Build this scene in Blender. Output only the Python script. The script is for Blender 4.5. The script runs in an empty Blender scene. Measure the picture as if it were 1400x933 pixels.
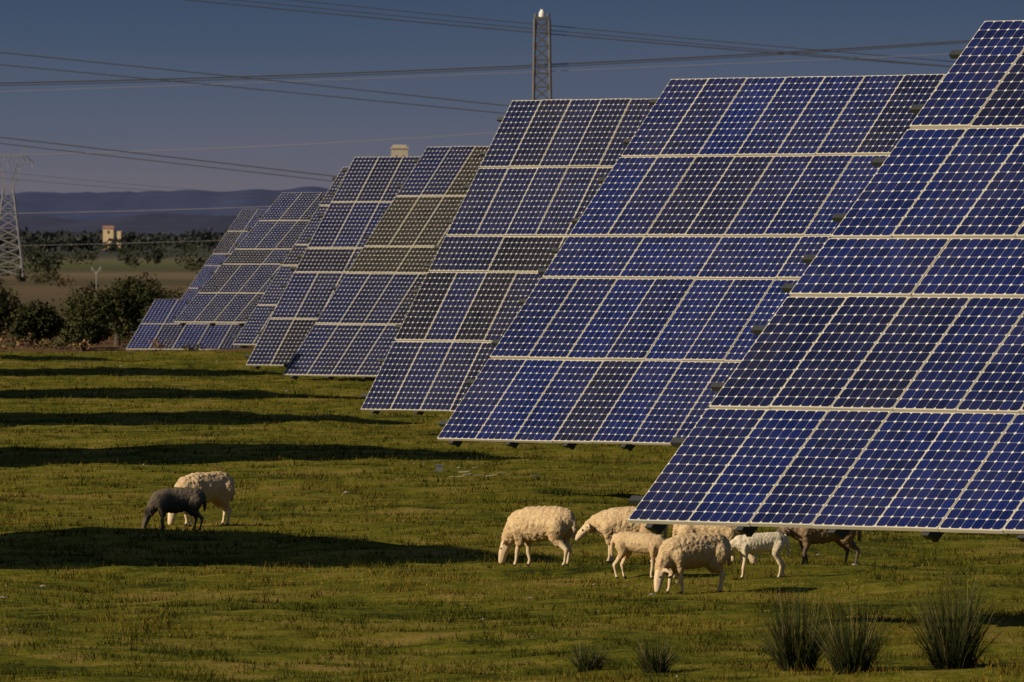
import bpy, bmesh, math, random
import numpy as np
from mathutils import Vector, Matrix, noise
random.seed(7); rng=np.random.default_rng(11)
scene=bpy.context.scene
R=math.radians
# ------------------------------------------------------------ helpers
def link(o): scene.collection.objects.link(o); return o
class NT:
    def __init__(s,name):
        s.mat=bpy.data.materials.new(name); s.mat.use_nodes=True
        s.t=s.mat.node_tree; s.bs=s.t.nodes['Principled BSDF']
    def n(s,ty,**k):
        nd=s.t.nodes.new(ty)
        for a,b in k.items(): setattr(nd,a,b)
        return nd
    def l(s,a,b): s.t.links.new(a,b)
    def math(s,op,a,b=None,clamp=False):
        nd=s.n('ShaderNodeMath',operation=op,use_clamp=clamp)
        for i,x in enumerate((a,b)):
            if x is None: continue
            if isinstance(x,(int,float)): nd.inputs[i].default_value=x
            else: s.l(x,nd.inputs[i])
        return nd.outputs[0]
    def mix(s,f,a,b,blend='MIX'):
        nd=s.n('ShaderNodeMix',data_type='RGBA',blend_type=blend)
        for i,x in ((0,f),(6,a),(7,b)):
            if isinstance(x,(int,float)): nd.inputs[i].default_value=x
            elif isinstance(x,tuple): nd.inputs[i].default_value=(*x,1) if len(x)==3 else x
            else: s.l(x,nd.inputs[i])
        return nd.outputs[2]
    def noise(s,vec,scale,detail=3,rough=.55):
        nd=s.n('ShaderNodeTexNoise'); nd.inputs['Scale'].default_value=scale
        nd.inputs['Detail'].default_value=detail; nd.inputs['Roughness'].default_value=rough
        if vec is not None: s.l(vec,nd.inputs['Vector'])
        return nd.outputs['Fac']
    def ramp(s,f,stops):
        nd=s.n('ShaderNodeValToRGB'); e=nd.color_ramp.elements
        while len(e)<len(stops): e.new(.5)
        for i,(p,c) in enumerate(stops): e[i].position=p; e[i].color=(*c,1)
        s.l(f,nd.inputs[0]); return nd.outputs[0]
    def pos(s): return s.n('ShaderNodeNewGeometry').outputs['Position']
    def bump(s,h,strength,dist):
        nd=s.n('ShaderNodeBump'); nd.inputs['Strength'].default_value=strength
        nd.inputs['Distance'].default_value=dist; s.l(h,nd.inputs['Height']); s.l(nd.outputs[0],s.bs.inputs['Normal'])
def simple(name,col,rough=.6,metal=0,var=.25,scale=3,spec=.5):
    m=NT(name); f=m.noise(m.pos(),scale)
    c=m.mix(f,tuple(x*(1-var) for x in col),tuple(min(1,x*(1+var)) for x in col))
    m.l(c,m.bs.inputs['Base Color']); m.bs.inputs['Roughness'].default_value=rough
    m.bs.inputs['Metallic'].default_value=metal; m.bs.inputs['Specular IOR Level'].default_value=spec
    return m.mat
class MB:
    def __init__(s): s.v=[]; s.f=[]; s.m=[]
    def obox(s,o,a,b,c,mat=0):
        o,a,b,c=map(Vector,(o,a,b,c)); k=len(s.v)
        for i in (0,1):
            for p in (o,o+a,o+a+b,o+b): s.v.append(p+c*i)
        s.f+=[(k,k+3,k+2,k+1),(k+4,k+5,k+6,k+7),(k,k+1,k+5,k+4),(k+1,k+2,k+6,k+5),(k+2,k+3,k+7,k+6),(k+3,k,k+4,k+7)]
        s.m+=[mat]*6
    def strut(s,p,q,r,r2=None,n=4,mat=0):
        p,q=Vector(p),Vector(q); d=(q-p).normalized(); r2=r if r2 is None else r2
        a=d.cross(Vector((0,0,1)));  a=Vector((1,0,0)) if a.length<.01 else a.normalized()
        b=d.cross(a); k=len(s.v)
        for P,rr in ((p,r),(q,r2)):
            for i in range(n):
                t=2*math.pi*(i+.5)/n; s.v.append(P+a*rr*math.cos(t)+b*rr*math.sin(t))
        for i in range(n):
            j=(i+1)%n; s.f.append((k+i,k+j,k+n+j,k+n+i)); s.m.append(mat)
        s.f.append(tuple(k+i for i in range(n))[::-1]); s.f.append(tuple(k+n+i for i in range(n))); s.m+=[mat]*2
    def make(s,name,mats,parent=None,loc=None,smooth=False):
        off=Vector(parent.location) if parent else Vector((0,0,0))
        me=bpy.data.meshes.new(name); me.from_pydata([tuple(Vector(p)-off) for p in s.v],[],s.f)
        for m in mats: me.materials.append(m)
        me.polygons.foreach_set('material_index',s.m)
        if smooth: me.polygons.foreach_set('use_smooth',[True]*len(s.f))
        me.update(); o=link(bpy.data.objects.new(name,me))
        if parent: o.parent=parent
        return o
def empty(name,loc):
    o=bpy.data.objects.new(name,None); o.location=loc; o.empty_display_size=.5; return link(o)
def np_mesh(name,verts,nper,mat,cols=None):
    n=len(verts); me=bpy.data.meshes.new(name); me.vertices.add(n); me.vertices.foreach_set('co',verts.astype(np.float32).ravel())
    me.loops.add(n); me.loops.foreach_set('vertex_index',np.arange(n,dtype=np.int32))
    k=n//nper; me.polygons.add(k); me.polygons.foreach_set('loop_start',np.arange(0,n,nper,dtype=np.int32))
    if cols is not None:
        a=me.color_attributes.new('tone','FLOAT_COLOR','POINT'); a.data.foreach_set('color',cols.astype(np.float32).ravel())
    me.update(calc_edges=True); me.materials.append(mat)
    return link(bpy.data.objects.new(name,me))
# ------------------------------------------------------------ sun, sky
SE=27.0; SD=Vector((.90,.43,0)).normalized()
sv=Vector((SD.x*math.cos(R(SE)),SD.y*math.cos(R(SE)),-math.sin(R(SE))))
ld=bpy.data.lights.new('sun','SUN'); ld.energy=5.0; ld.angle=R(.53); ld.color=(1,.84,.60)
lo=link(bpy.data.objects.new('sun',ld)); lo.rotation_euler=sv.to_track_quat('-Z','Y').to_euler(); lo.location=(-60,20,60)
w=bpy.data.worlds.new('World'); scene.world=w; w.use_nodes=True; t=w.node_tree; bg=t.nodes['Background']
sky=t.nodes.new('ShaderNodeTexSky'); sky.sky_type='NISHITA'; sky.sun_disc=False; sky.sun_elevation=R(SE); sky.sun_rotation=R(244.5)
sky.air_density=1.0; sky.dust_density=.6
STR=.05; bg.inputs[1].default_value=STR
tc=t.nodes.new('ShaderNodeTexCoord'); sep=t.nodes.new('ShaderNodeSeparateXYZ'); t.links.new(tc.outputs['Generated'],sep.inputs[0])
mr=t.nodes.new('ShaderNodeMapRange'); mr.inputs[1].default_value=0; mr.inputs[2].default_value=.03; t.links.new(sep.outputs[2],mr.inputs[0])
# very faint uneven haze bands
mp=t.nodes.new('ShaderNodeMapping'); mp.inputs['Scale'].default_value=(14,14,160); t.links.new(tc.outputs['Generated'],mp.inputs[0])
nz=t.nodes.new('ShaderNodeTexNoise'); nz.inputs['Scale'].default_value=1.0; nz.inputs['Detail'].default_value=3; t.links.new(mp.outputs[0],nz.inputs['Vector'])
ma=t.nodes.new('ShaderNodeMath'); ma.operation='MULTIPLY_ADD'; ma.inputs[1].default_value=.16; ma.inputs[2].default_value=-.08; t.links.new(nz.outputs['Fac'],ma.inputs[0])
mb_=t.nodes.new('ShaderNodeMath'); mb_.operation='ADD'; t.links.new(mr.outputs[0],mb_.inputs[0]); t.links.new(ma.outputs[0],mb_.inputs[1])
cr=t.nodes.new('ShaderNodeValToRGB'); e=cr.color_ramp.elements
st=[(0,(.165,.140,.158)),(.16,(.132,.128,.162)),(.40,(.090,.110,.162)),(.72,(.054,.084,.142)),(.95,(.037,.064,.118))]
while len(e)<len(st): e.new(.5)
for i,(p,c) in enumerate(st): e[i].position=p; e[i].color=(*c,1)
t.links.new(mb_.outputs[0],cr.inputs[0])
vm=t.nodes.new('ShaderNodeVectorMath'); vm.operation='SCALE'; vm.inputs['Scale'].default_value=1/STR; t.links.new(cr.outputs[0],vm.inputs[0])
m2=t.nodes.new('ShaderNodeMapRange'); m2.inputs[1].default_value=.03; m2.inputs[2].default_value=.8; t.links.new(sep.outputs[2],m2.inputs[0])
mx=t.nodes.new('ShaderNodeMix'); mx.data_type='RGBA'; t.links.new(m2.outputs[0],mx.inputs[0]); t.links.new(vm.outputs[0],mx.inputs[6]); t.links.new(sky.outputs[0],mx.inputs[7])
t.links.new(mx.outputs[2],bg.inputs[0])
# ------------------------------------------------------------ camera (long telephoto, 3.9 m above the meadow)
cd=bpy.data.cameras.new('camera'); cam=link(bpy.data.objects.new('camera',cd)); scene.camera=cam
cam.location=(0,0,3.9); cam.rotation_euler=(R(90),0,0); cd.sensor_width=36; cd.lens=347.1; cd.shift_y=-.1046
cd.clip_start=1; cd.clip_end=60000
cd.dof.use_dof=True; cd.dof.focus_distance=118; cd.dof.aperture_fstop=14
# ------------------------------------------------------------ terrain
_w=[]
for lam,amp,n in ((14,.035,4),(6,.020,5),(2.4,.013,7),(1.0,.007,8)):
    for i in range(n):
        a=random.uniform(0,math.pi); l=lam*random.uniform(.7,1.4)
        _w.append((math.cos(a)*2*math.pi/l,math.sin(a)*2*math.pi/l,random.uniform(0,6.28),amp*random.uniform(.6,1.2)))
def gz(x,y):
    x=np.asarray(x,float); y=np.asarray(y,float); h=np.zeros(np.broadcast(x,y).shape)
    for kx,ky,p,a in _w: h=h+a*np.sin(kx*x+ky*y+p)
    return h*.75
def ground():
    xs=np.concatenate([-np.geomspace(30000,20,26),np.arange(-19,19.01,.25),np.geomspace(20,30000,26)])
    ys=np.concatenate([np.linspace(-400,80,20),np.arange(82,345,.25),np.geomspace(346,30000,90)])
    X,Y=np.meshgrid(xs,ys); Z=gz(X,Y); far=np.clip((Y-345)/50,0,1); Z=Z*(1-far)
    n=X.size; co=np.stack([X,Y,Z],-1).reshape(-1,3).astype(np.float32)
    nx=len(xs); ny=len(ys); i=np.arange(nx-1)[None,:]+np.arange(ny-1)[:,None]*nx
    q=np.stack([i,i+1,i+nx+1,i+nx],-1).reshape(-1).astype(np.int32)
    me=bpy.data.meshes.new('ground'); me.vertices.add(n); me.vertices.foreach_set('co',co.ravel())
    me.loops.add(len(q)); me.loops.foreach_set('vertex_index',q); me.polygons.add(len(q)//4)
    me.polygons.foreach_set('loop_start',np.arange(0,len(q),4,dtype=np.int32))
    me.polygons.foreach_set('use_smooth',np.ones(len(q)//4,bool)); me.update(calc_edges=True)
    m=NT('meadow_and_scrub'); P=m.pos()
    a=m.noise(P,.35,5,.6); b=m.noise(P,2.2,4,.65); c=m.noise(P,14,3,.7)
    f=m.math('ADD',m.math('MULTIPLY',a,.45),m.math('ADD',m.math('MULTIPLY',b,.35),m.math('MULTIPLY',c,.25)))
    grass=m.ramp(f,[(.42,(.022,.028,.004)),(.48,(.075,.078,.006)),(.54,(.125,.116,.010)),(.61,(.21,.150,.038))])
    sp=m.n('ShaderNodeSeparateXYZ'); m.l(P,sp.inputs[0])
    big=m.noise(P,.012,5,.65)
    g=m.math('DIVIDE',m.math('SUBTRACT',sp.outputs[1],326),1674,True)
    g2=m.math('ADD',g,m.math('MULTIPLY',m.math('SUBTRACT',big,.5),.16))
    far_c=m.ramp(g2,[(0,(.13,.075,.04)),(.05,(.11,.075,.035)),(.13,(.085,.07,.035)),(.2,(.14,.10,.06)),(.27,(.085,.07,.04)),(.36,(.17,.13,.08)),(.44,(.08,.075,.04)),(.55,(.095,.105,.045)),(.68,(.14,.12,.075)),(.8,(.07,.07,.045)),(.95,(.055,.06,.055))])
    far_c=m.mix(m.math('MULTIPLY',m.math('SUBTRACT',m.noise(P,.12,4,.75),.4),1.0,True),far_c,(.035,.036,.02))
    edge=m.math('ADD',sp.outputs[1],m.math('MULTIPLY',m.math('SUBTRACT',m.noise(P,.2),.5),14))
    k=m.math('DIVIDE',m.math('SUBTRACT',edge,322),8,True)
    m.l(m.mix(k,grass,far_c),m.bs.inputs['Base Color']); m.bs.inputs['Roughness'].default_value=1; m.bs.inputs['Specular IOR Level'].default_value=.05
    m.bump(c,.6,.04)
    me.materials.append(m.mat); link(bpy.data.objects.new('ground',me))
ground()
def grass():
    N=440000
    Y=np.exp(rng.uniform(math.log(83),math.log(326),N)); X=rng.uniform(-.058,.058,N)*Y
    cl=np.zeros(N)
    for i in range(14):
        a=rng.uniform(0,3.14); l=rng.uniform(.22,1.8); cl+=np.sin((X*math.cos(a)+Y*math.sin(a))*6.28/l+rng.uniform(0,6))
    cl=cl/2.3
    keep=rng.uniform(0,1,N)<(.55+.42*cl); X,Y,cl=X[keep],Y[keep],cl[keep]; N=len(X)
    h=(.018+.038*rng.random(N)**2.2)*(1+.9*np.clip(cl,-.8,1.8)); wd=.0042*(Y/90)*rng.uniform(.7,1.5,N)
    th=rng.uniform(0,6.28,N); lean=rng.uniform(0,1.1,N)*h; la=rng.uniform(0,6.28,N); Z=gz(X,Y)-.004
    dx,dy=np.cos(th)*wd,np.sin(th)*wd
    v=np.empty((N,3,3)); v[:,0]=np.stack([X-dx,Y-dy,Z],-1); v[:,1]=np.stack([X+dx,Y+dy,Z],-1)
    v[:,2]=np.stack([X+lean*np.cos(la),Y+lean*np.sin(la),Z+h],-1)
    p=np.zeros(N)
    for i in range(8):
        a=rng.uniform(0,3.14); l=rng.uniform(2,16); p+=np.sin((X*math.cos(a)+Y*math.sin(a))*6.28/l+rng.uniform(0,6))
    p2=np.zeros(N)
    for i in range(9):
        a=rng.uniform(0,3.14); l=rng.uniform(.5,3); p2+=np.sin((X*math.cos(a)+Y*math.sin(a))*6.28/l+rng.uniform(0,6))
    p=np.clip(.45+p*.17+p2*.09+rng.normal(0,.15,N),0,1)
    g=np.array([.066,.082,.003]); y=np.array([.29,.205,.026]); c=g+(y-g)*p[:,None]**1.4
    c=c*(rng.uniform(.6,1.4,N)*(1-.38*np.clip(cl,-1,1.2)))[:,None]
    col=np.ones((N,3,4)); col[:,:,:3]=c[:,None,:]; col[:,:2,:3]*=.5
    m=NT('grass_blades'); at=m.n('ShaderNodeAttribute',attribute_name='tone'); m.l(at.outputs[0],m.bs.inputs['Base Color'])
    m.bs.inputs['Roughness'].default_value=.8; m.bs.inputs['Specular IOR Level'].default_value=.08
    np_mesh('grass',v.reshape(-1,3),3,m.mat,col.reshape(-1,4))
grass()
mr_=NT('rush'); at=mr_.n('ShaderNodeAttribute',attribute_name='tone'); mr_.l(at.outputs[0],mr_.bs.inputs['Base Color']); mr_.bs.inputs['Roughness'].default_value=.7; mr_.bs.inputs['Specular IOR Level'].default_value=.15
def tuft(x,y,h,r,n,name='rush_tuft'):
    z=float(gz(x,y)); vs=[]; cs=[]
    for i in range(n):
        a=random.uniform(0,6.28); rr=r*.45*math.sqrt(random.random()); out=random.random()**.8
        hh=h*random.uniform(.45,1.0)*(1-.30*out); ro=r*out*1.15
        b=Vector((rr*math.cos(a),rr*math.sin(a),-.02)); d=Vector((math.cos(a+random.uniform(-.4,.4)),math.sin(a+random.uniform(-.4,.4)),0))
        wv=Vector((-math.sin(a*3+i),math.cos(a*3+i),0))*random.uniform(.0035,.0060)
        pts=[b+d*ro*(s**1.3)+Vector((0,0,hh*s*(1-.10*out*s))) for s in (0,.35,.7,1)]
        c=random.choice([(.030,.045,.010),(.045,.058,.012),(.025,.035,.008),(.07,.07,.02)] if random.random()<.88 else [(.20,.155,.06)])
        for k in range(3):
            w0=1-k*.30; w1=1-(k+1)*.30
            q=[pts[k]-wv*w0,pts[k]+wv*w0,pts[k+1]+wv*w1,pts[k+1]-wv*w1]
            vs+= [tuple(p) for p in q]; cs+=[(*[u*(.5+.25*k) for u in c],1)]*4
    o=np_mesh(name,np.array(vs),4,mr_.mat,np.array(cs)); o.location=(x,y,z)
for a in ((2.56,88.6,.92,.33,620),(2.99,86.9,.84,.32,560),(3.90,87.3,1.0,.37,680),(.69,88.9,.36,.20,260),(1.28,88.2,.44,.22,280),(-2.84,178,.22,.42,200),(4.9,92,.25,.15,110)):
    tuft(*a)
def scatter(name,n,mat,sz,zr):
    mb=MB()
    for i in range(n):
        y=math.exp(random.uniform(math.log(86),math.log(310))); x=random.uniform(-.055,.055)*y; s=random.uniform(*sz)*(y/110)**.5; z=float(gz(x,y))
        k=len(mb.v); 
        for (a,b,c) in ((1,0,.2),(0,1,.1),(-1,0,.2),(0,-1,.1),(.1,.1,1.0),(0,0,-.5)):
            mb.v.append(Vector((x+a*s*random.uniform(.7,1.2),y+b*s*random.uniform(.7,1.2),z+zr+c*s*.6)))
        for q in ((0,1,4),(1,2,4),(2,3,4),(3,0,4),(1,0,5),(2,1,5),(3,2,5),(0,3,5)): mb.f.append(tuple(k+j for j in q)); mb.m.append(0)
    mb.make(name,[mat])
scatter('stones',120,simple('stone',(.28,.25,.20),.9,scale=20),(.015,.045),0)
scatter('daisies',320,simple('petal',(.50,.47,.36),.8),(.005,.009),.03)
# small debris by the second array: cable box and dry twigs
mb=MB(); xx,yy=-1.21,162; zz=float(gz(xx,yy)); mb.obox((xx-.05,yy,zz-.01),(.12,0,0),(0,.1,0),(.01,0,.10),0); mb.obox((xx-.06,yy-.01,zz+.09),(.14,0,0),(0,.12,0),(0,0,.02),0)
mb.make('junction_box',[simple('box_grey',(.12,.13,.13),.6)])
mb=MB()
for i in range(16):
    xx=random.uniform(-1.1,.6); yy=random.uniform(158,163); zz=float(gz(xx,yy)); a=random.uniform(-.6,.6); L=random.uniform(.08,.2)
    mb.strut((xx,yy,zz+.03),(xx+L*math.cos(a),yy+L*math.sin(a),zz+random.uniform(.03,.06)),.010,.007,n=5)
mb.make('dry_twigs',[simple('bleached_wood',(.36,.30,.21),.9)])
# ------------------------------------------------------------ solar arrays
def cellmat():
    m=NT('solar_cells'); uv=m.n('ShaderNodeUVMap',uv_map='cell'); sp=m.n('ShaderNodeSeparateXYZ'); m.l(uv.outputs[0],sp.inputs[0])
    fx=m.math('FRACT',sp.outputs[0]); fy=m.math('FRACT',sp.outputs[1])
    dx=m.math('MINIMUM',fx,m.math('SUBTRACT',1,fx)); dy=m.math('MINIMUM',fy,m.math('SUBTRACT',1,fy))
    line=m.math('MAXIMUM',m.math('LESS_THAN',dx,.015),m.math('LESS_THAN',dy,.015))
    dia=m.math('LESS_THAN',m.math('ADD',dx,dy),.155)
    white=m.math('MAXIMUM',m.math('MULTIPLY',line,.50),dia)
    at=m.n('ShaderNodeAttribute',attribute_name='tone'); s2=m.n('ShaderNodeSeparateColor'); m.l(at.outputs[0],s2.inputs[0])
    fl=m.n('ShaderNodeVectorMath',operation='FLOOR'); m.l(uv.outputs[0],fl.inputs[0])
    ad=m.n('ShaderNodeVectorMath',operation='ADD'); m.l(fl.outputs[0],ad.inputs[0]); m.l(at.outputs[0],ad.inputs[1])
    sc=m.n('ShaderNodeVectorMath',operation='SCALE'); sc.inputs['Scale'].default_value=7.31; m.l(ad.outputs[0],sc.inputs[0])
    wn=m.n('ShaderNodeTexWhiteNoise'); m.l(sc.outputs[0],wn.inputs[0])
    cell=m.mix(s2.outputs[0],(.004,.004,.011),(.0035,.010,.082))
    cell=m.mix(s2.outputs[1],cell,(.020,.017,.012))
    br=m.math('ADD',.65,m.math('MULTIPLY',wn.outputs[0],.70)); cb=m.n('ShaderNodeVectorMath',operation='SCALE'); m.l(cell,cb.inputs[0]); m.l(br,cb.inputs['Scale'])
    bus=m.math('MINIMUM',m.math('ABSOLUTE',m.math('SUBTRACT',fx,.3)),m.math('ABSOLUTE',m.math('SUBTRACT',fx,.7)))
    bl=m.math('MULTIPLY',m.math('LESS_THAN',bus,.009),.12)
    c=m.mix(bl,cb.outputs[0],(.35,.36,.4)); c=m.mix(white,c,(.60,.60,.58))
    dust=m.noise(m.pos(),1.1,5,.65); c=m.mix(m.math('MULTIPLY',m.math('SUBTRACT',dust,.35,True),.11),c,(.3,.26,.22))
    m.l(c,m.bs.inputs['Base Color']); m.bs.inputs['IOR'].default_value=1.30
    m.l(m.math('ADD',.10,m.math('MULTIPLY',dust,.12)),m.bs.inputs['Roughness'])
    return m.mat
M_cell=cellmat()
M_frame=simple('anodised_frame',(.54,.50,.41),.5,0,.15,2)
M_rail=simple('galvanised_rail',(.36,.33,.27),.55,.1,.25,4)
M_dark=simple('painted_steel',(.04,.043,.045),.5,.2,.3,3)
M_post=simple('galvanised_post',(.32,.33,.33),.5,.4,.2,5)
M_conc=simple('concrete',(.35,.33,.30),.9,0,.2,6)
PH,PW,CP,RG=1.58,.81,.822,.034
def solar_array(bl,head,tilt,blue=.8,brown=0,ncol=14,rows='PPLPP',force=None):
    h,T=R(head),R(tilt); BL=Vector(bl)
    u=Vector((math.cos(h),-math.sin(h),0)); v=Vector((math.sin(h)*math.cos(T),math.cos(h)*math.cos(T),math.sin(T))); n=u.cross(v)
    W=ncol*CP; L=sum(PH if c=='P' else PW for c in rows)+RG*(len(rows)-1)
    C=BL+u*W/2+v*L/2-n*.42; g=float(gz(C.x,C.y))
    root=empty('solar_panel_array',(C.x,C.y,g)); P=lambda a,b,c: BL+u*a+v*b+n*c
    fr=MB(); gv=[];guv=[];gc=[]; b0=0; seams=[]
    for ri,rt in enumerate(rows):
        hh=PH if rt=='P' else PW; cols=ncol if rt=='P' else ncol//2; pw=CP if rt=='P' else 2*CP
        for ci in range(cols):
            a0=ci*pw; ww=pw-.008; jt=random.uniform(-.005,.005); bb=b0+random.uniform(-.006,.006)
            fr.obox(P(a0,bb,-.042+jt),u*ww,v*hh,n*.042,0)
            k=.011; j1,j2=random.uniform(-.0012,.0012),random.uniform(-.0012,.0012)
            q=[P(a0+k,bb+k,.004+jt+j1),P(a0+ww-k,bb+k,.004+jt-j2),P(a0+ww-k,bb+hh-k,.004+jt-j1),P(a0+k,bb+hh-k,.004+jt+j2)]
            gv+=q; U,V=(6,12) if rt=='P' else (12,6); guv+=[(0,0),(U,0),(U,V),(0,V)]
            r=random.random(); tone=min(1,max(0,blue+random.uniform(-.2,.2)))
            if r<.07: tone*=.2
            elif r<.2: tone*=.55
            br=brown*random.uniform(.3,1)
            if force:
                f=force(ri,ci)
                if f is not None: tone,br=f
            gc+=[(tone,br,random.random(),1)]*4
        for s in (.24,.76): seams.append(b0+hh*s)
        b0+=hh+RG
        if ri<len(rows)-1: fr.obox(P(.01,b0-RG-.03,-.07),u*(W-.03),v*(RG+.06),n*.026,1)
    fr.make('module_frames',[M_frame,M_rail],root)
    me=bpy.data.meshes.new('solar_cells'); off=root.location
    me.from_pydata([tuple(p-off) for p in gv],[],[tuple(range(i,i+4)) for i in range(0,len(gv),4)])
    ul=me.uv_layers.new(name='cell'); ul.data.foreach_set('uv',np.array(guv,dtype=np.float32).ravel())
    ca=me.color_attributes.new('tone','FLOAT_COLOR','POINT'); ca.data.foreach_set('color',np.array(gc,dtype=np.float32).ravel())
    me.materials.append(M_cell); o=link(bpy.data.objects.new('solar_cells',me)); o.parent=root
    st=MB()
    for s in seams: st.obox(P(-.27,s-.035,-.135),u*(W+.54),v*.07,n*.06,0)
    nb=int(W/1.18)
    for i in range(nb+1):
        a=.28+i*(W-.56)/nb
        st.obox(P(a-.03,.02,-.21),u*.06,v*(L-.04),n*.072,0)
        k=len(st.v)
        for s in (-.045,.045):
            st.v+=[P(a+s,-.045,-.05),P(a+s,.10,-.05),P(a+s,.10,-.16),P(a+s,-.01,-.14)]
        st.f+=[(k,k+1,k+2,k+3),(k+7,k+6,k+5,k+4),(k,k+4,k+5,k+1),(k+1,k+5,k+6,k+2),(k+2,k+6,k+7,k+3),(k+3,k+7,k+4,k)]; st.m+=[0]*6
    st.make('support_beams',[M_dark],root)
    ps=MB()
    ps.strut(P(W*.06,L/2,-.42),P(W*.94,L/2,-.42),.14,n=12)
    if rows!='PP':
        ps.strut((C.x,C.y,g-.1),(C.x,C.y,C.z-.05),.24,.2,n=14); ps.strut((C.x,C.y,C.z-.25),(C.x,C.y,C.z+.16),.3,.3,n=14)
        ps.strut((C.x,C.y,C.z-1.1),P(W/2,L*.25,-.27),.06,n=8); ps.strut((C.x,C.y,g-.1),(C.x,C.y,g+.12),.6,.6,n=16,mat=1)
    else:
        for a in (W*.1,W*.9):
            q=P(a,L/2,-.42); ps.strut((q.x,q.y,-.1),q,.06,n=8)
    ps.make('post',[M_post,M_conc],root)
    return root
def z(h): return 3.9-h
dk=lambda ri,ci: (.0,.95) if (ri in(2,3) and ci<6) or (ri==4 and ci>=2) else None
def a1f(ri,ci):
    if ri==1 and ci<3: return (.42,.03)
    if ri==4 and ci in(1,2): return (.35,.03)
    if ri==4 and ci==0: return(.75,0)
    return (random.uniform(.6,1),0)
def a2f(ri,ci):
    if (ri,ci) in ((3,2),(3,3),(0,3),(4,6)): return (.38,.06)
    return (random.uniform(.6,1),0)
solar_array((1.13,97.1,z(2.813)),44.4,43.3,.8,0,force=a1f)
solar_array((-1.116,146.3,z(3.03)),46.3,47.8,.85,0,force=a2f)
solar_array((-2.92,190.4,z(3.38)),45.5,55.6,.45,.15)
solar_array((-5.44,234,z(3.33)),44.8,48.3,.55,.12,force=dk)
solar_array((-7.04,261.1,z(3.46)),36.7,49.5,.5,.2)
solar_array((-8.43,298,z(3.33)),42,47.7,.5,.3)
solar_array((-11.13,325.3,z(2.89)),36,36,.6,.2)
solar_array((-15.0,437,z(3.4)),31,38.3,.9,0)
solar_array((-12.94,331,.05),19,31,.9,0,ncol=5,rows='PP')
# neighbouring column of trackers to the west, out of frame: their shadows cross the meadow
for X,Y in ((3.1,119.2),(3.6,171),(.6,204.5),(-.9,236),(-2.6,273),(-9.3,307)):
    solar_array((X-25.4,Y+3.1,1.0),70,44,.7,.1,ncol=16,rows='PPLPPP')
# ------------------------------------------------------------ sheep
def wool(name,c1,c2):
    m=NT(name); tcn=m.n('ShaderNodeTexCoord').outputs['Object']; a=m.noise(tcn,6,4,.6); b=m.noise(tcn,48,4,.75)
    c=m.mix(m.math('MULTIPLY',m.math('SUBTRACT',a,.34),2.8,True),c2,c1)
    c=m.mix(m.math('MULTIPLY',m.math('SUBTRACT',b,.26),2.8,True),tuple(x*.66 for x in c2),c)
    sp=m.n('ShaderNodeSeparateXYZ'); m.l(tcn,sp.inputs[0])   # muddy belly wool
    lo_=m.math('SUBTRACT',1,m.math('DIVIDE',m.math('SUBTRACT',sp.outputs[2],.30),.22,True),True)
    c=m.mix(m.math('MULTIPLY',lo_,.45),c,tuple(x*y for x,y in zip(c2,(.62,.55,.46))))
    m.l(c,m.bs.inputs['Base Color']); m.bs.inputs['Roughness'].default_value=1; m.bs.inputs['Specular IOR Level'].default_value=.02
    m.bump(b,.6,.010); return m.mat
W_c=wool('wool_cream',(.72,.55,.34),(.56,.40,.23)); W_w=wool('wool_white',(.84,.75,.58),(.74,.63,.46)); W_b=wool('wool_brown',(.38,.27,.17),(.22,.15,.095)); W_shade=wool('wool_shaded',(.17,.14,.11),(.11,.09,.07))
S_c=simple('sheep_skin',(.62,.48,.32),.85,scale=20,spec=.05); S_b=simple('sheep_skin_dark',(.11,.085,.065),.8,scale=20,spec=.1); M_hoof=simple('hoof',(.03,.025,.02),.5); M_eye=simple('eye',(.01,.01,.01),.2)
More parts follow.
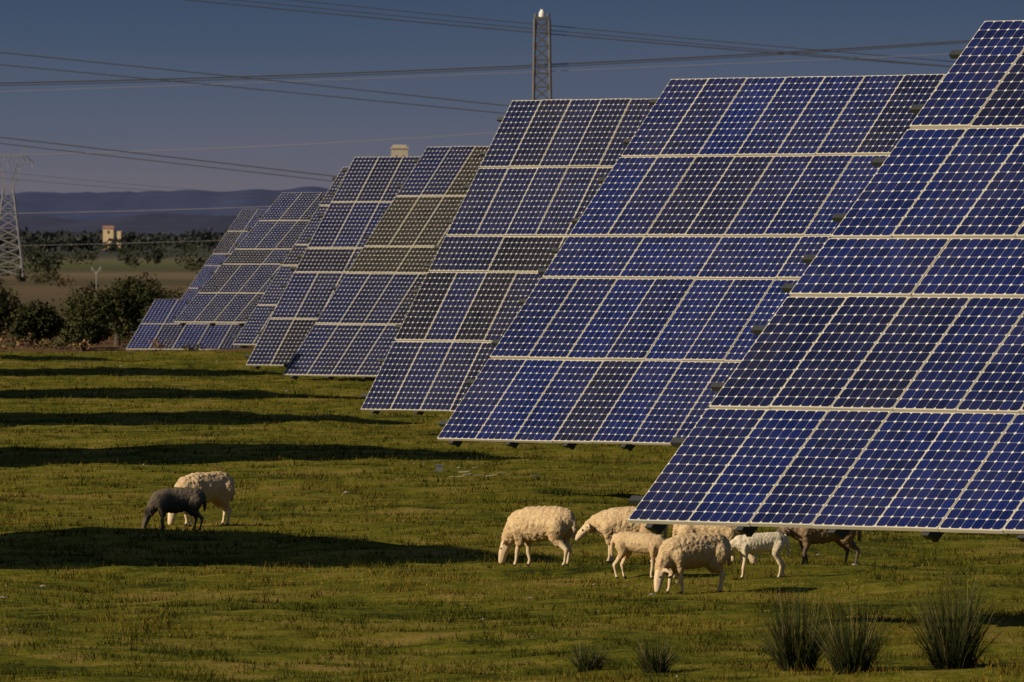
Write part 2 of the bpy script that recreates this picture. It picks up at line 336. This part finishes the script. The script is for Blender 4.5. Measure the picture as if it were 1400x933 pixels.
def sheep(name,x,y,yaw,sc,wl,sk,pose='graze',lamb=False,step=(0,0,0,0),headyaw=0):
    caps=[]
    def chain(pts,kind):
        for a,b in zip(pts[:-1],pts[1:]): caps.append((Vector(a[:3]),Vector(b[:3]),a[3],b[3],kind))
    k=.80 if lamb else 1.06; lift=.03 if lamb else 0
    # trunk: deep chest, level back, belly tucking up to the flank
    chain([(.37,0,.545+lift,.120*k),(.30,0,.535+lift,.158*k),(.16,0,.515+lift,.180*k),(-.02,0,.495+lift,.195*k),(-.18,0,.49+lift,.190*k),(-.30,0,.49+lift,.155*k),(-.355,0,.485+lift,.12*k)],0)
    hx=math.sin(R(headyaw))
    if pose=='graze':
        nk=[(-.31,0,.51+lift,.135*k),(-.41,.03*hx,.42,.100*k),(-.485,.07*hx,.31,.080*k)]; hd=[(-.51,.09*hx,.25,.072),(-.555,.14*hx,.15,.060),(-.58,.18*hx,.06,.043)]
    else:
        nk=[(-.32,0,.52+lift,.13*k),(-.44,.05*hx,.50,.095*k),(-.53,.10*hx,.46,.080*k)]; hd=[(-.565,.12*hx,.44,.072),(-.645,.16*hx,.37,.060),(-.70,.19*hx,.31,.043)]
    chain(nk,0); chain(hd,1)
    p=Vector(hd[0][:3])
    for s in (1,-1): chain([(p.x+.01,p.y+s*.05,p.z+.035,.022),(p.x+.035,p.y+s*.105,p.z+.035,.026),(p.x+.06,p.y+s*.165,p.z+.005,.012)],1)
    for i,s in enumerate((1,-1)):
        d=step[i]; yy=s*.085*k
        chain([(-.26,yy,.45+lift,.10*k),(-.245,yy,.34+lift,.062*k),(-.248,yy,.27+lift,.045*k)],0)
        chain([(-.248,yy,.29+lift,.042*k),(-.255+d*.5,yy,.20,.031),(-.26+d*.5,yy,.175,.032),(-.25+d,yy,.075,.021),(-.262+d,yy,.045,.025)],2)
        chain([(-.268+d,yy,.03,.026),(-.29+d,yy,.020,.019)],3)
        d=step[i+2]; yy=s*.09*k
        chain([(.30,yy,.47+lift,.125*k),(.26+d*.3,yy,.37+lift,.092*k),(.30+d*.45,yy,.30+lift,.060*k)],0)
        chain([(.30+d*.45,yy,.31+lift,.055*k),(.35+d*.7,yy,.255,.040),(.395+d,yy,.205,.032),(.378+d,yy,.13,.022),(.368+d,yy,.07,.021),(.355+d,yy,.045,.025)],2)
        chain([(.35+d,yy,.03,.026),(.328+d,yy,.020,.019)],3)
    chain([(.44,0,.60+lift,.032),(.485,0,.52,.032),(.492,0,.42,.026),(.488,0,.33,.017)],0)
    bm=bmesh.new()
    for a,b,r1,r2,kd in caps:
        d=(b-a).length; n=max(2,int(d/(.5*min(r1,r2)))+1)
        for i in range(n+1):
            f=i/n; c=a.lerp(b,f); r=r1+(r2-r1)*f
            bmesh.ops.create_icosphere(bm,subdivisions=2 if r>.1 else 1,radius=r*(1 if r>.1 else 1.06),matrix=Matrix.Translation(c)@Matrix.Diagonal((1,.88 if kd==0 else 1,1,1)))
    me=bpy.data.meshes.new(name+'_src'); bm.to_mesh(me); bm.free(); o=link(bpy.data.objects.new('tmp_src',me))
    md=o.modifiers.new('r','REMESH'); md.mode='VOXEL'; md.voxel_size=.0105; ms=o.modifiers.new('s','SMOOTH'); ms.factor=.5; ms.iterations=5
    dg=bpy.context.evaluated_depsgraph_get(); nm=bpy.data.meshes.new_from_object(o.evaluated_get(dg)); bpy.data.objects.remove(o)
    nv=len(nm.vertices); co=np.empty(nv*3,np.float32); nm.vertices.foreach_get('co',co); co=co.reshape(-1,3)
    best=np.full(nv,9.); kind=np.zeros(nv,int)
    for a,b,r1,r2,kd in caps:
        A=np.array(a);D=np.array(b-a); tt=np.clip(((co-A)@D)/max(1e-9,D@D),0,1); ds=np.linalg.norm(co-(A+tt[:,None]*D),axis=1)-(r1+(r2-r1)*tt)
        mk=ds<best; best[mk]=ds[mk]; kind[mk]=kd
    no=np.empty(nv*3,np.float32); nm.vertices.foreach_get('normal',no); no=no.reshape(-1,3); sd=random.uniform(0,50)
    amp=.5 if lamb else 1
    for i in np.nonzero(kind==0)[0]:
        q=Vector(co[i])+Vector((sd,0,0)); co[i]+=no[i]*amp*(.008*noise.noise(q*8)+.008*noise.noise(q*22)+.007*noise.noise(q*44)+.006)
    nm.vertices.foreach_set('co',co.ravel())
    nf=len(nm.polygons); lv=np.empty(len(nm.loops),np.int32); nm.loops.foreach_get('vertex_index',lv); ls=np.empty(nf,np.int32); nm.polygons.foreach_get('loop_start',ls)
    kk=kind[lv[ls]]; mi=np.where(kk==0,0,np.where(kk==3,2,1))
    nm.materials.clear()
    for mm in (wl,sk,M_hoof,M_eye): nm.materials.append(mm)
    nm.polygons.foreach_set('material_index',mi.astype(np.int32)); nm.polygons.foreach_set('use_smooth',np.ones(nf,bool))
    bm=bmesh.new(); bm.from_mesh(nm); h0,h1=Vector(hd[0][:3]),Vector(hd[1][:3]); c=h0.lerp(h1,.5)
    for s in (1,-1):
        r=bmesh.ops.create_icosphere(bm,subdivisions=2,radius=.013,matrix=Matrix.Translation(c+Vector((-.015,s*.056,.008))))
        for vv in r['verts']:
            for ff in vv.link_faces: ff.material_index=3
    bm.to_mesh(nm); bm.free(); nm.name=name
    o=link(bpy.data.objects.new(name,nm)); o.scale=(sc*.92,sc,sc); o.rotation_euler=(0,0,R(yaw)); o.location=(x,y,float(gz(x,y))-.006)
    # wool locks: small tufts lying close along the fleece so the outline is not smooth
    idx=np.nonzero(kind==0)[0]; idx=rng.choice(idx,min(len(idx),1800)); 
    P=co[idx]; Nn=no[idx]; T=rng.normal(size=P.shape); T-=Nn*(T*Nn).sum(1)[:,None]; T/=np.linalg.norm(T,axis=1)[:,None]
    s=.005 if lamb else .007; B2=np.cross(Nn,T); ln=rng.uniform(.8,2.0,len(P))[:,None]*s
    q=np.stack([P-T*s*.7-Nn*.002,P+T*s*.7-Nn*.002,P+Nn*s*.85+B2*ln],1).reshape(-1,3)
    lk=np_mesh('wool_locks',q,3,wl); lk.parent=o
sheep('sheep',.33,113.7,-32,1.0,W_c,S_c,step=(.03,-.05,-.03,.05))
sheep('sheep',1.36,114.4,-12,.95,W_c,S_c,pose='low',step=(-.04,.04,.03,-.03))
sheep('lamb',1.44,110.6,155,.78,W_c,S_c,pose='graze',lamb=True,step=(.04,-.03,.02,-.04))
sheep('sheep',1.99,107.9,26,.95,W_c,S_c,step=(-.05,.04,.05,-.04),headyaw=-40)
sheep('lamb',2.74,109.6,16,.76,W_w,S_c,pose='low',lamb=True,step=(.02,-.04,.05,-.05))
sheep('sheep',2.35,116.2,170,.97,W_c,S_c,step=(.03,-.02,.02,-.03))
sheep('sheep',3.68,116.6,12,.97,W_b,S_b,pose='low',step=(.05,-.05,-.04,.05))
sheep('sheep',-4.12,132.0,38,1.04,W_c,S_c,step=(.03,-.03,.05,-.02))
sheep('sheep',-4.42,130.2,8,.82,W_shade,S_b,step=(.03,-.03,-.04,.04))  # coat colour darkened to stand for a tracker's shadow on this sheep
# ------------------------------------------------------------ vegetation beyond the meadow
ml=NT('foliage'); at=ml.n('ShaderNodeAttribute',attribute_name='tone'); ml.l(at.outputs[0],ml.bs.inputs['Base Color']); ml.bs.inputs['Roughness'].default_value=.8; ml.bs.inputs['Specular IOR Level'].default_value=.1
M_bark=simple('bark',(.08,.06,.045),.9,scale=8)
def crown(cx,cy,cz,rx,rz,nq,ql,base,nb=9,zmin=-1e9):
    bl=[]
    for i in range(nb):
        a=random.uniform(0,6.28); d=random.uniform(.1,.75); bl.append((cx+rx*d*math.cos(a),cy+rx*d*math.sin(a),cz+rz*random.uniform(-.55,.6)*(1-.5*d),random.uniform(.28,.5)*rx,random.uniform(.6,1.35)))
    bl=np.array(bl); k=rng.integers(0,nb,nq); B=bl[k]
    dr=rng.normal(size=(nq,3)); dr/=np.linalg.norm(dr,axis=1)[:,None]; rr=rng.uniform(.5,1.12,nq)
    c=B[:,:3]+dr*(B[:,3]*rr)[:,None]*np.array([1,1,min(1.2,rz/rx+.15)])
    c[:,2]=np.maximum(c[:,2],zmin)
    a=rng.normal(size=(nq,3)); a/=np.linalg.norm(a,axis=1)[:,None]; b=np.cross(a,rng.normal(size=(nq,3))); b/=np.linalg.norm(b,axis=1)[:,None]
    s=ql*rng.uniform(.5,1.3,nq)[:,None]; a*=s; b*=s*.7
    q=np.stack([c-a,c-b,c+a,c+b],1)
    col=np.ones((nq,4,4)); col[:,:,:3]=(np.array(base)*(B[:,4]*rng.uniform(.6,1.4,nq))[:,None])[:,None,:]
    return q.reshape(-1,3),col.reshape(-1,4)
def oak(x,y,h,rx,base=(.042,.045,.016)):
    root=empty('holm_oak',(x,y,0)); q,c=crown(0,0,h*.50,rx,h*.48,5200,.060,base,15,.03)
    o=np_mesh('crown',q,4,ml.mat,c); o.parent=root
    mb=MB(); mb.strut((x,y,-.1),(x+.05,y,h*.35),.13,.09,n=8)
    for i in range(5):
        a=i*1.3; mb.strut((x+.05,y,h*.33),(x+rx*.5*math.cos(a),y+rx*.5*math.sin(a),h*.65),.07,.02,n=6)
    mb.make('trunk',[M_bark],root)
for a in ((-16.1,335,1.6,1.0),(-15.1,352,2.1,1.25),(-13.8,345,2.3,1.25),(-12.9,352,1.6,.9),(-14.5,333,1.1,.9),(-18.3,346,2.5,1.1),(-17.2,352,1.5,1.0),(-11.6,372,1.5,1.0),(-19.3,356,2.3,1.1),(-14.9,392,2.4,1.5)):
    oak(*a)
V=[];Cc=[]
def addt(x,y,h,rx,nq,ql,base):
    q,c=crown(x,y,h*.42,rx,h*.52,nq,ql,base,7,ql*.3); V.append(q); Cc.append(c)
for i in range(95):
    y=random.uniform(410,900); x=random.uniform(-.075,.03)*y; h=random.uniform(.5,1.5)*(1.3 if random.random()<.2 else 1); addt(x,y,h,h*random.uniform(.7,1.3),220,.085,(.042,.042,.020) if random.random()<.6 else (.12,.08,.042))
for i in range(190):
    y=random.uniform(900,2000); x=random.uniform(-.075,.03)*y
    if -.036<x/y<-.026 and 1150<y<1500: continue
    h=random.uniform(1.4,3.1); addt(x,y,h,h*random.uniform(.6,1.3),170,.19,(.036,.040,.024))
for i in range(560):
    y=random.uniform(2000,4400); x=random.uniform(-.075,.035)*y; h=random.uniform(3.2,6.2)
    if abs(x/y+.0413)<.0022 and y<2420: h=3.6
    addt(x,y,h,h*random.uniform(.7,1.4),130,.55,(.034,.038,.036))
np_mesh('distant_trees',np.concatenate(V),4,ml.mat,np.concatenate(Cc))
V=[];Cc=[]
for i in range(460):
    y=random.uniform(328,400); x=random.uniform(-.075,.0)*y; h=random.uniform(.2,.6); addt(x,y,h,h*random.uniform(.6,1.4),90,.045,random.choice([(.24,.13,.07),(.19,.12,.06),(.09,.08,.03),(.26,.16,.08)]))
np_mesh('dry_scrub',np.concatenate(V),4,ml.mat,np.concatenate(Cc))
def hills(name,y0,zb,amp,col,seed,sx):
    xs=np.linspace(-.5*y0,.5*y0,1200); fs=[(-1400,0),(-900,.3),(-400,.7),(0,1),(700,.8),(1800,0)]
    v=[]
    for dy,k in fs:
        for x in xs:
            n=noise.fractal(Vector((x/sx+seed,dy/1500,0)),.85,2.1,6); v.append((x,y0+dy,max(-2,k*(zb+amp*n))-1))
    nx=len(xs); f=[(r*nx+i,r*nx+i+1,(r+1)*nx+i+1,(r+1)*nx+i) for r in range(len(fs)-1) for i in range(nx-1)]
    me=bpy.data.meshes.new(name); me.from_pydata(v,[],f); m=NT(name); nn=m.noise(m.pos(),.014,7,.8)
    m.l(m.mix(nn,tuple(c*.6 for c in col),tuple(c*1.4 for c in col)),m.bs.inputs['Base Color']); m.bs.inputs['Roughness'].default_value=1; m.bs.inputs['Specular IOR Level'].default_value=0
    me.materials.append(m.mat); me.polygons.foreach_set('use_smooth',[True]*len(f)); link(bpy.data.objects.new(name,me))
hills('hills',12500,60,26,(.060,.074,.150),3.1,520)  # both ridges: distance haze is mixed into the bluish base colour
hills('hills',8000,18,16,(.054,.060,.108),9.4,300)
# ------------------------------------------------------------ pylons, wires, buildings
M_steel=simple('lattice_steel',(.11,.10,.10),.6,.2,.3,1); M_pale=simple('weathered_steel',(.26,.25,.27),.6,.2,.2,1)
def lattice(mb,x,y,z0,z1,w0,w1,n,r,mat=0):
    for i in range(n):
        a=i/n;b=(i+1)/n; za,zb=z0+(z1-z0)*a,z0+(z1-z0)*b; wa,wb=(w0+(w1-w0)*a)/2,(w0+(w1-w0)*b)/2
        ca=[(x-wa,y-wa,za),(x+wa,y-wa,za),(x+wa,y+wa,za),(x-wa,y+wa,za)]; cb=[(x-wb,y-wb,zb),(x+wb,y-wb,zb),(x+wb,y+wb,zb),(x-wb,y+wb,zb)]
        for k in range(4):
            j=(k+1)%4; mb.strut(ca[k],cb[k],r*1.5,mat=mat); mb.strut(ca[k],cb[j],r,mat=mat); mb.strut(ca[j],cb[k],r,mat=mat); mb.strut(cb[k],cb[j],r,mat=mat)
root=empty('lattice_mast',(2.05,675,0)); mb=MB(); lattice(mb,2.05,675,0,18.6,1.6,.98,20,.068); mb.make('lattice',[M_steel],root)
mb=MB(); mb.obox((1.55,674.5,18.6),(1.0,0,0),(0,1.0,0),(0,0,.14)); mb.strut((2.05,675,18.7),(2.05,675,19.0),.22,.22,n=10,mat=1); mb.strut((2.05,675,19.0),(2.05,675,19.25),.2,.07,n=10,mat=1)
for s in (-1,1): mb.strut((2.05+s*.44,675,17.9),(2.05+s*.44,675,18.95),.11,n=6)
mb.make('beacon',[M_steel,simple('white_paint',(.8,.8,.78))],root)
X=-45.9
root=empty('transmission_pylon',(X,900,0)); mb=MB()
lattice(mb,X,900,0,8.0,2.8,.9,9,.036)
for s in (-1,1):
    for yo in (-.35,.35):
        mb.strut((X+s*.45,900+yo,8.0),(X+s*1.25,900+yo,10.3),.05); mb.strut((X+s*.1,900+yo,8.2),(X+s*.8,900+yo,10.3),.04)
        for k in range(4):
            f=k/4; g=(k+1)/4; mb.strut((X+s*(.45+.8*f),900+yo,8+2.3*f),(X+s*(.1+.7*g),900+yo,8.2+2.1*g),.025)
for yo in (-.3,.3):
    mb.strut((X-2.3,900+yo*.3,10.5),(X+2.3,900+yo*.3,10.5),.05); mb.strut((X-1.5,900+yo,11.0),(X+1.5,900+yo,11.0),.045)
    for k in range(-4,5): mb.strut((X+k*.5,900+yo*.4,10.5),(X+k*.38+.15,900+yo,11.0),.025)
    for s in (-1,1): mb.strut((X+s*2.3,900+yo*.3,10.5),(X+s*1.5,900+yo,11.0),.03)
for s in (-1,1):
    mb.strut((X+s*1.1,900,11.0),(X+s*1.45,900,11.9),.035); mb.strut((X+s*1.7,900,10.9),(X+s*1.45,900,11.9),.03)
    mb.strut((X+s*2.2,900,10.5),(X+s*2.2,900,9.8),.05,n=6)
mb.strut((X,900,10.5),(X,900,9.8),.05,n=6)
mb.make('lattice',[M_pale],root)
M_wire=simple('aluminium_cable',(.06,.055,.055),.6); M_wirel=simple('pale_cable',(.30,.27,.27),.6)
def wire(pts,r,mat,y0=675,y1=675):
    cu=bpy.data.curves.new('power_cable','CURVE'); cu.dimensions='3D'; cu.bevel_depth=r; cu.bevel_resolution=1
    (x0,z0),(x1,z1),(x2,z2)=pts; co=np.polyfit([x0,x1,x2],[z0,z1,z2],2); N=40
    s=cu.splines.new('POLY'); s.points.add(N)
    for i in range(N+1):
        x=x0+(x2-x0)*i/N; s.points[i].co=(x,y0+(y1-y0)*i/N,float(np.polyval(co,x)),1)
    cu.materials.append(mat); link(bpy.data.objects.new('power_cable',cu))
wire([(-45,22.3),(1.75,17.65),(40,14.6)],.038,M_wire); wire([(-45,22.55),(1.75,17.9),(40,14.5)],.030,M_wire); wire([(-45,23.2),(1.75,18.25),(40,14.9)],.030,M_wire,676,676)
wire([(-48,17.6),(-17,14.45),(12,11.3)],.036,M_wire); wire([(-48,16.7),(-17,13.75),(12,10.9)],.036,M_wire)
wire([(-48,14.0),(2,15.45),(45,18.1)],.048,M_wire); wire([(-48,13.85),(2,15.3),(45,18.0)],.034,M_wire)
wire([(-48,13.2),(2,15.0),(45,16.9)],.018,M_wirel)
wire([(-48,12.0),(-25,9.35),(-5,7.0)],.038,M_wire); wire([(-48,11.6),(-25,8.95),(-5,6.7)],.032,M_wire)
wire([(-48,9.2),(-20,9.75),(12,11.9)],.024,M_wirel); wire([(-48,5.2),(-25,5.5),(-5,6.3)],.022,M_wirel); wire([(-48,8.9),(-25,6.9),(-5,5.6)],.014,M_wire)
wire([(-48,9.6),(-25,7.2),(-5,5.7)],.012,M_wire); wire([(-48,2.9),(-25,3.3),(-5,4.0)],.014,M_wirel)
M_plas=simple('plaster',(.45,.40,.32),.9,scale=2); M_tile=simple('roof_tile',(.28,.15,.09),.9,scale=4); M_void=simple('dark_opening',(.02,.02,.02),.8)
root=empty('transformer_tower',(-12.8,1125,0)); mb=MB(); x=-12.8
mb.obox((x-.95,1124,0),(1.9,0,0),(0,2,0),(0,0,13.6),0); mb.obox((x-1.05,1123.9,13.6),(2.1,0,0),(0,2.2,0),(0,0,.2),0); mb.obox((x-.8,1124.2,13.8),(1.6,0,0),(0,1.6,0),(0,0,.25),0)
mb.obox((x-.55,1123.97,12.2),(.35,0,0),(0,.06,0),(0,0,.6),2); mb.obox((x+.2,1123.97,12.2),(.35,0,0),(0,.06,0),(0,0,.6),2); mb.obox((x-.5,1123.96,0),(1,0,0),(0,.06,0),(0,0,2.1),2)
mb.make('walls_and_roof',[M_plas,M_tile,M_void],root)
root=empty('farmhouse',(-99,2430,0)); mb=MB(); x=-100.6; y=2428
mb.obox((x,y,0),(2.6,0,0),(0,4,0),(0,0,5.2),0); k=len(mb.v)
mb.v+=[Vector(p) for p in ((x-.1,y-.15,5.2),(x+2.7,y-.15,5.2),(x+2.7,y+4.15,5.2),(x-.1,y+4.15,5.2),(x-.1,y+2,5.9),(x+2.7,y+2,5.9))]
for q in ((0,1,5,4),(2,3,4,5),(0,4,3),(1,2,5)): mb.f.append(tuple(k+i for i in q)); mb.m.append(1)
mb.obox((x+1.1,y-.05,4.0),(.5,0,0),(0,.08,0),(0,0,.7),2); mb.obox((x+2.6,y+.4,0),(1.8,0,0),(0,3,0),(0,0,4.6),0)
mb.make('walls_and_roof',[simple('limewash',(.66,.50,.32),.9),M_tile,M_void],root)
mb=MB(); x=-24.0;y=570; mb.strut((x,y,0),(x,y,1.75),.024,n=6)
for s in (-1,1): mb.strut((x,y,1.55),(x+s*.25,y,2.0),.024,n=6); mb.strut((x+s*.25,y,2.0),(x+s*.27,y,1.75),.018,n=6)
mb.make('utility_post',[simple('pale_paint',(.30,.30,.28))])
scene.view_settings.view_transform='Standard'; scene.view_settings.look='None'; scene.view_settings.exposure=0
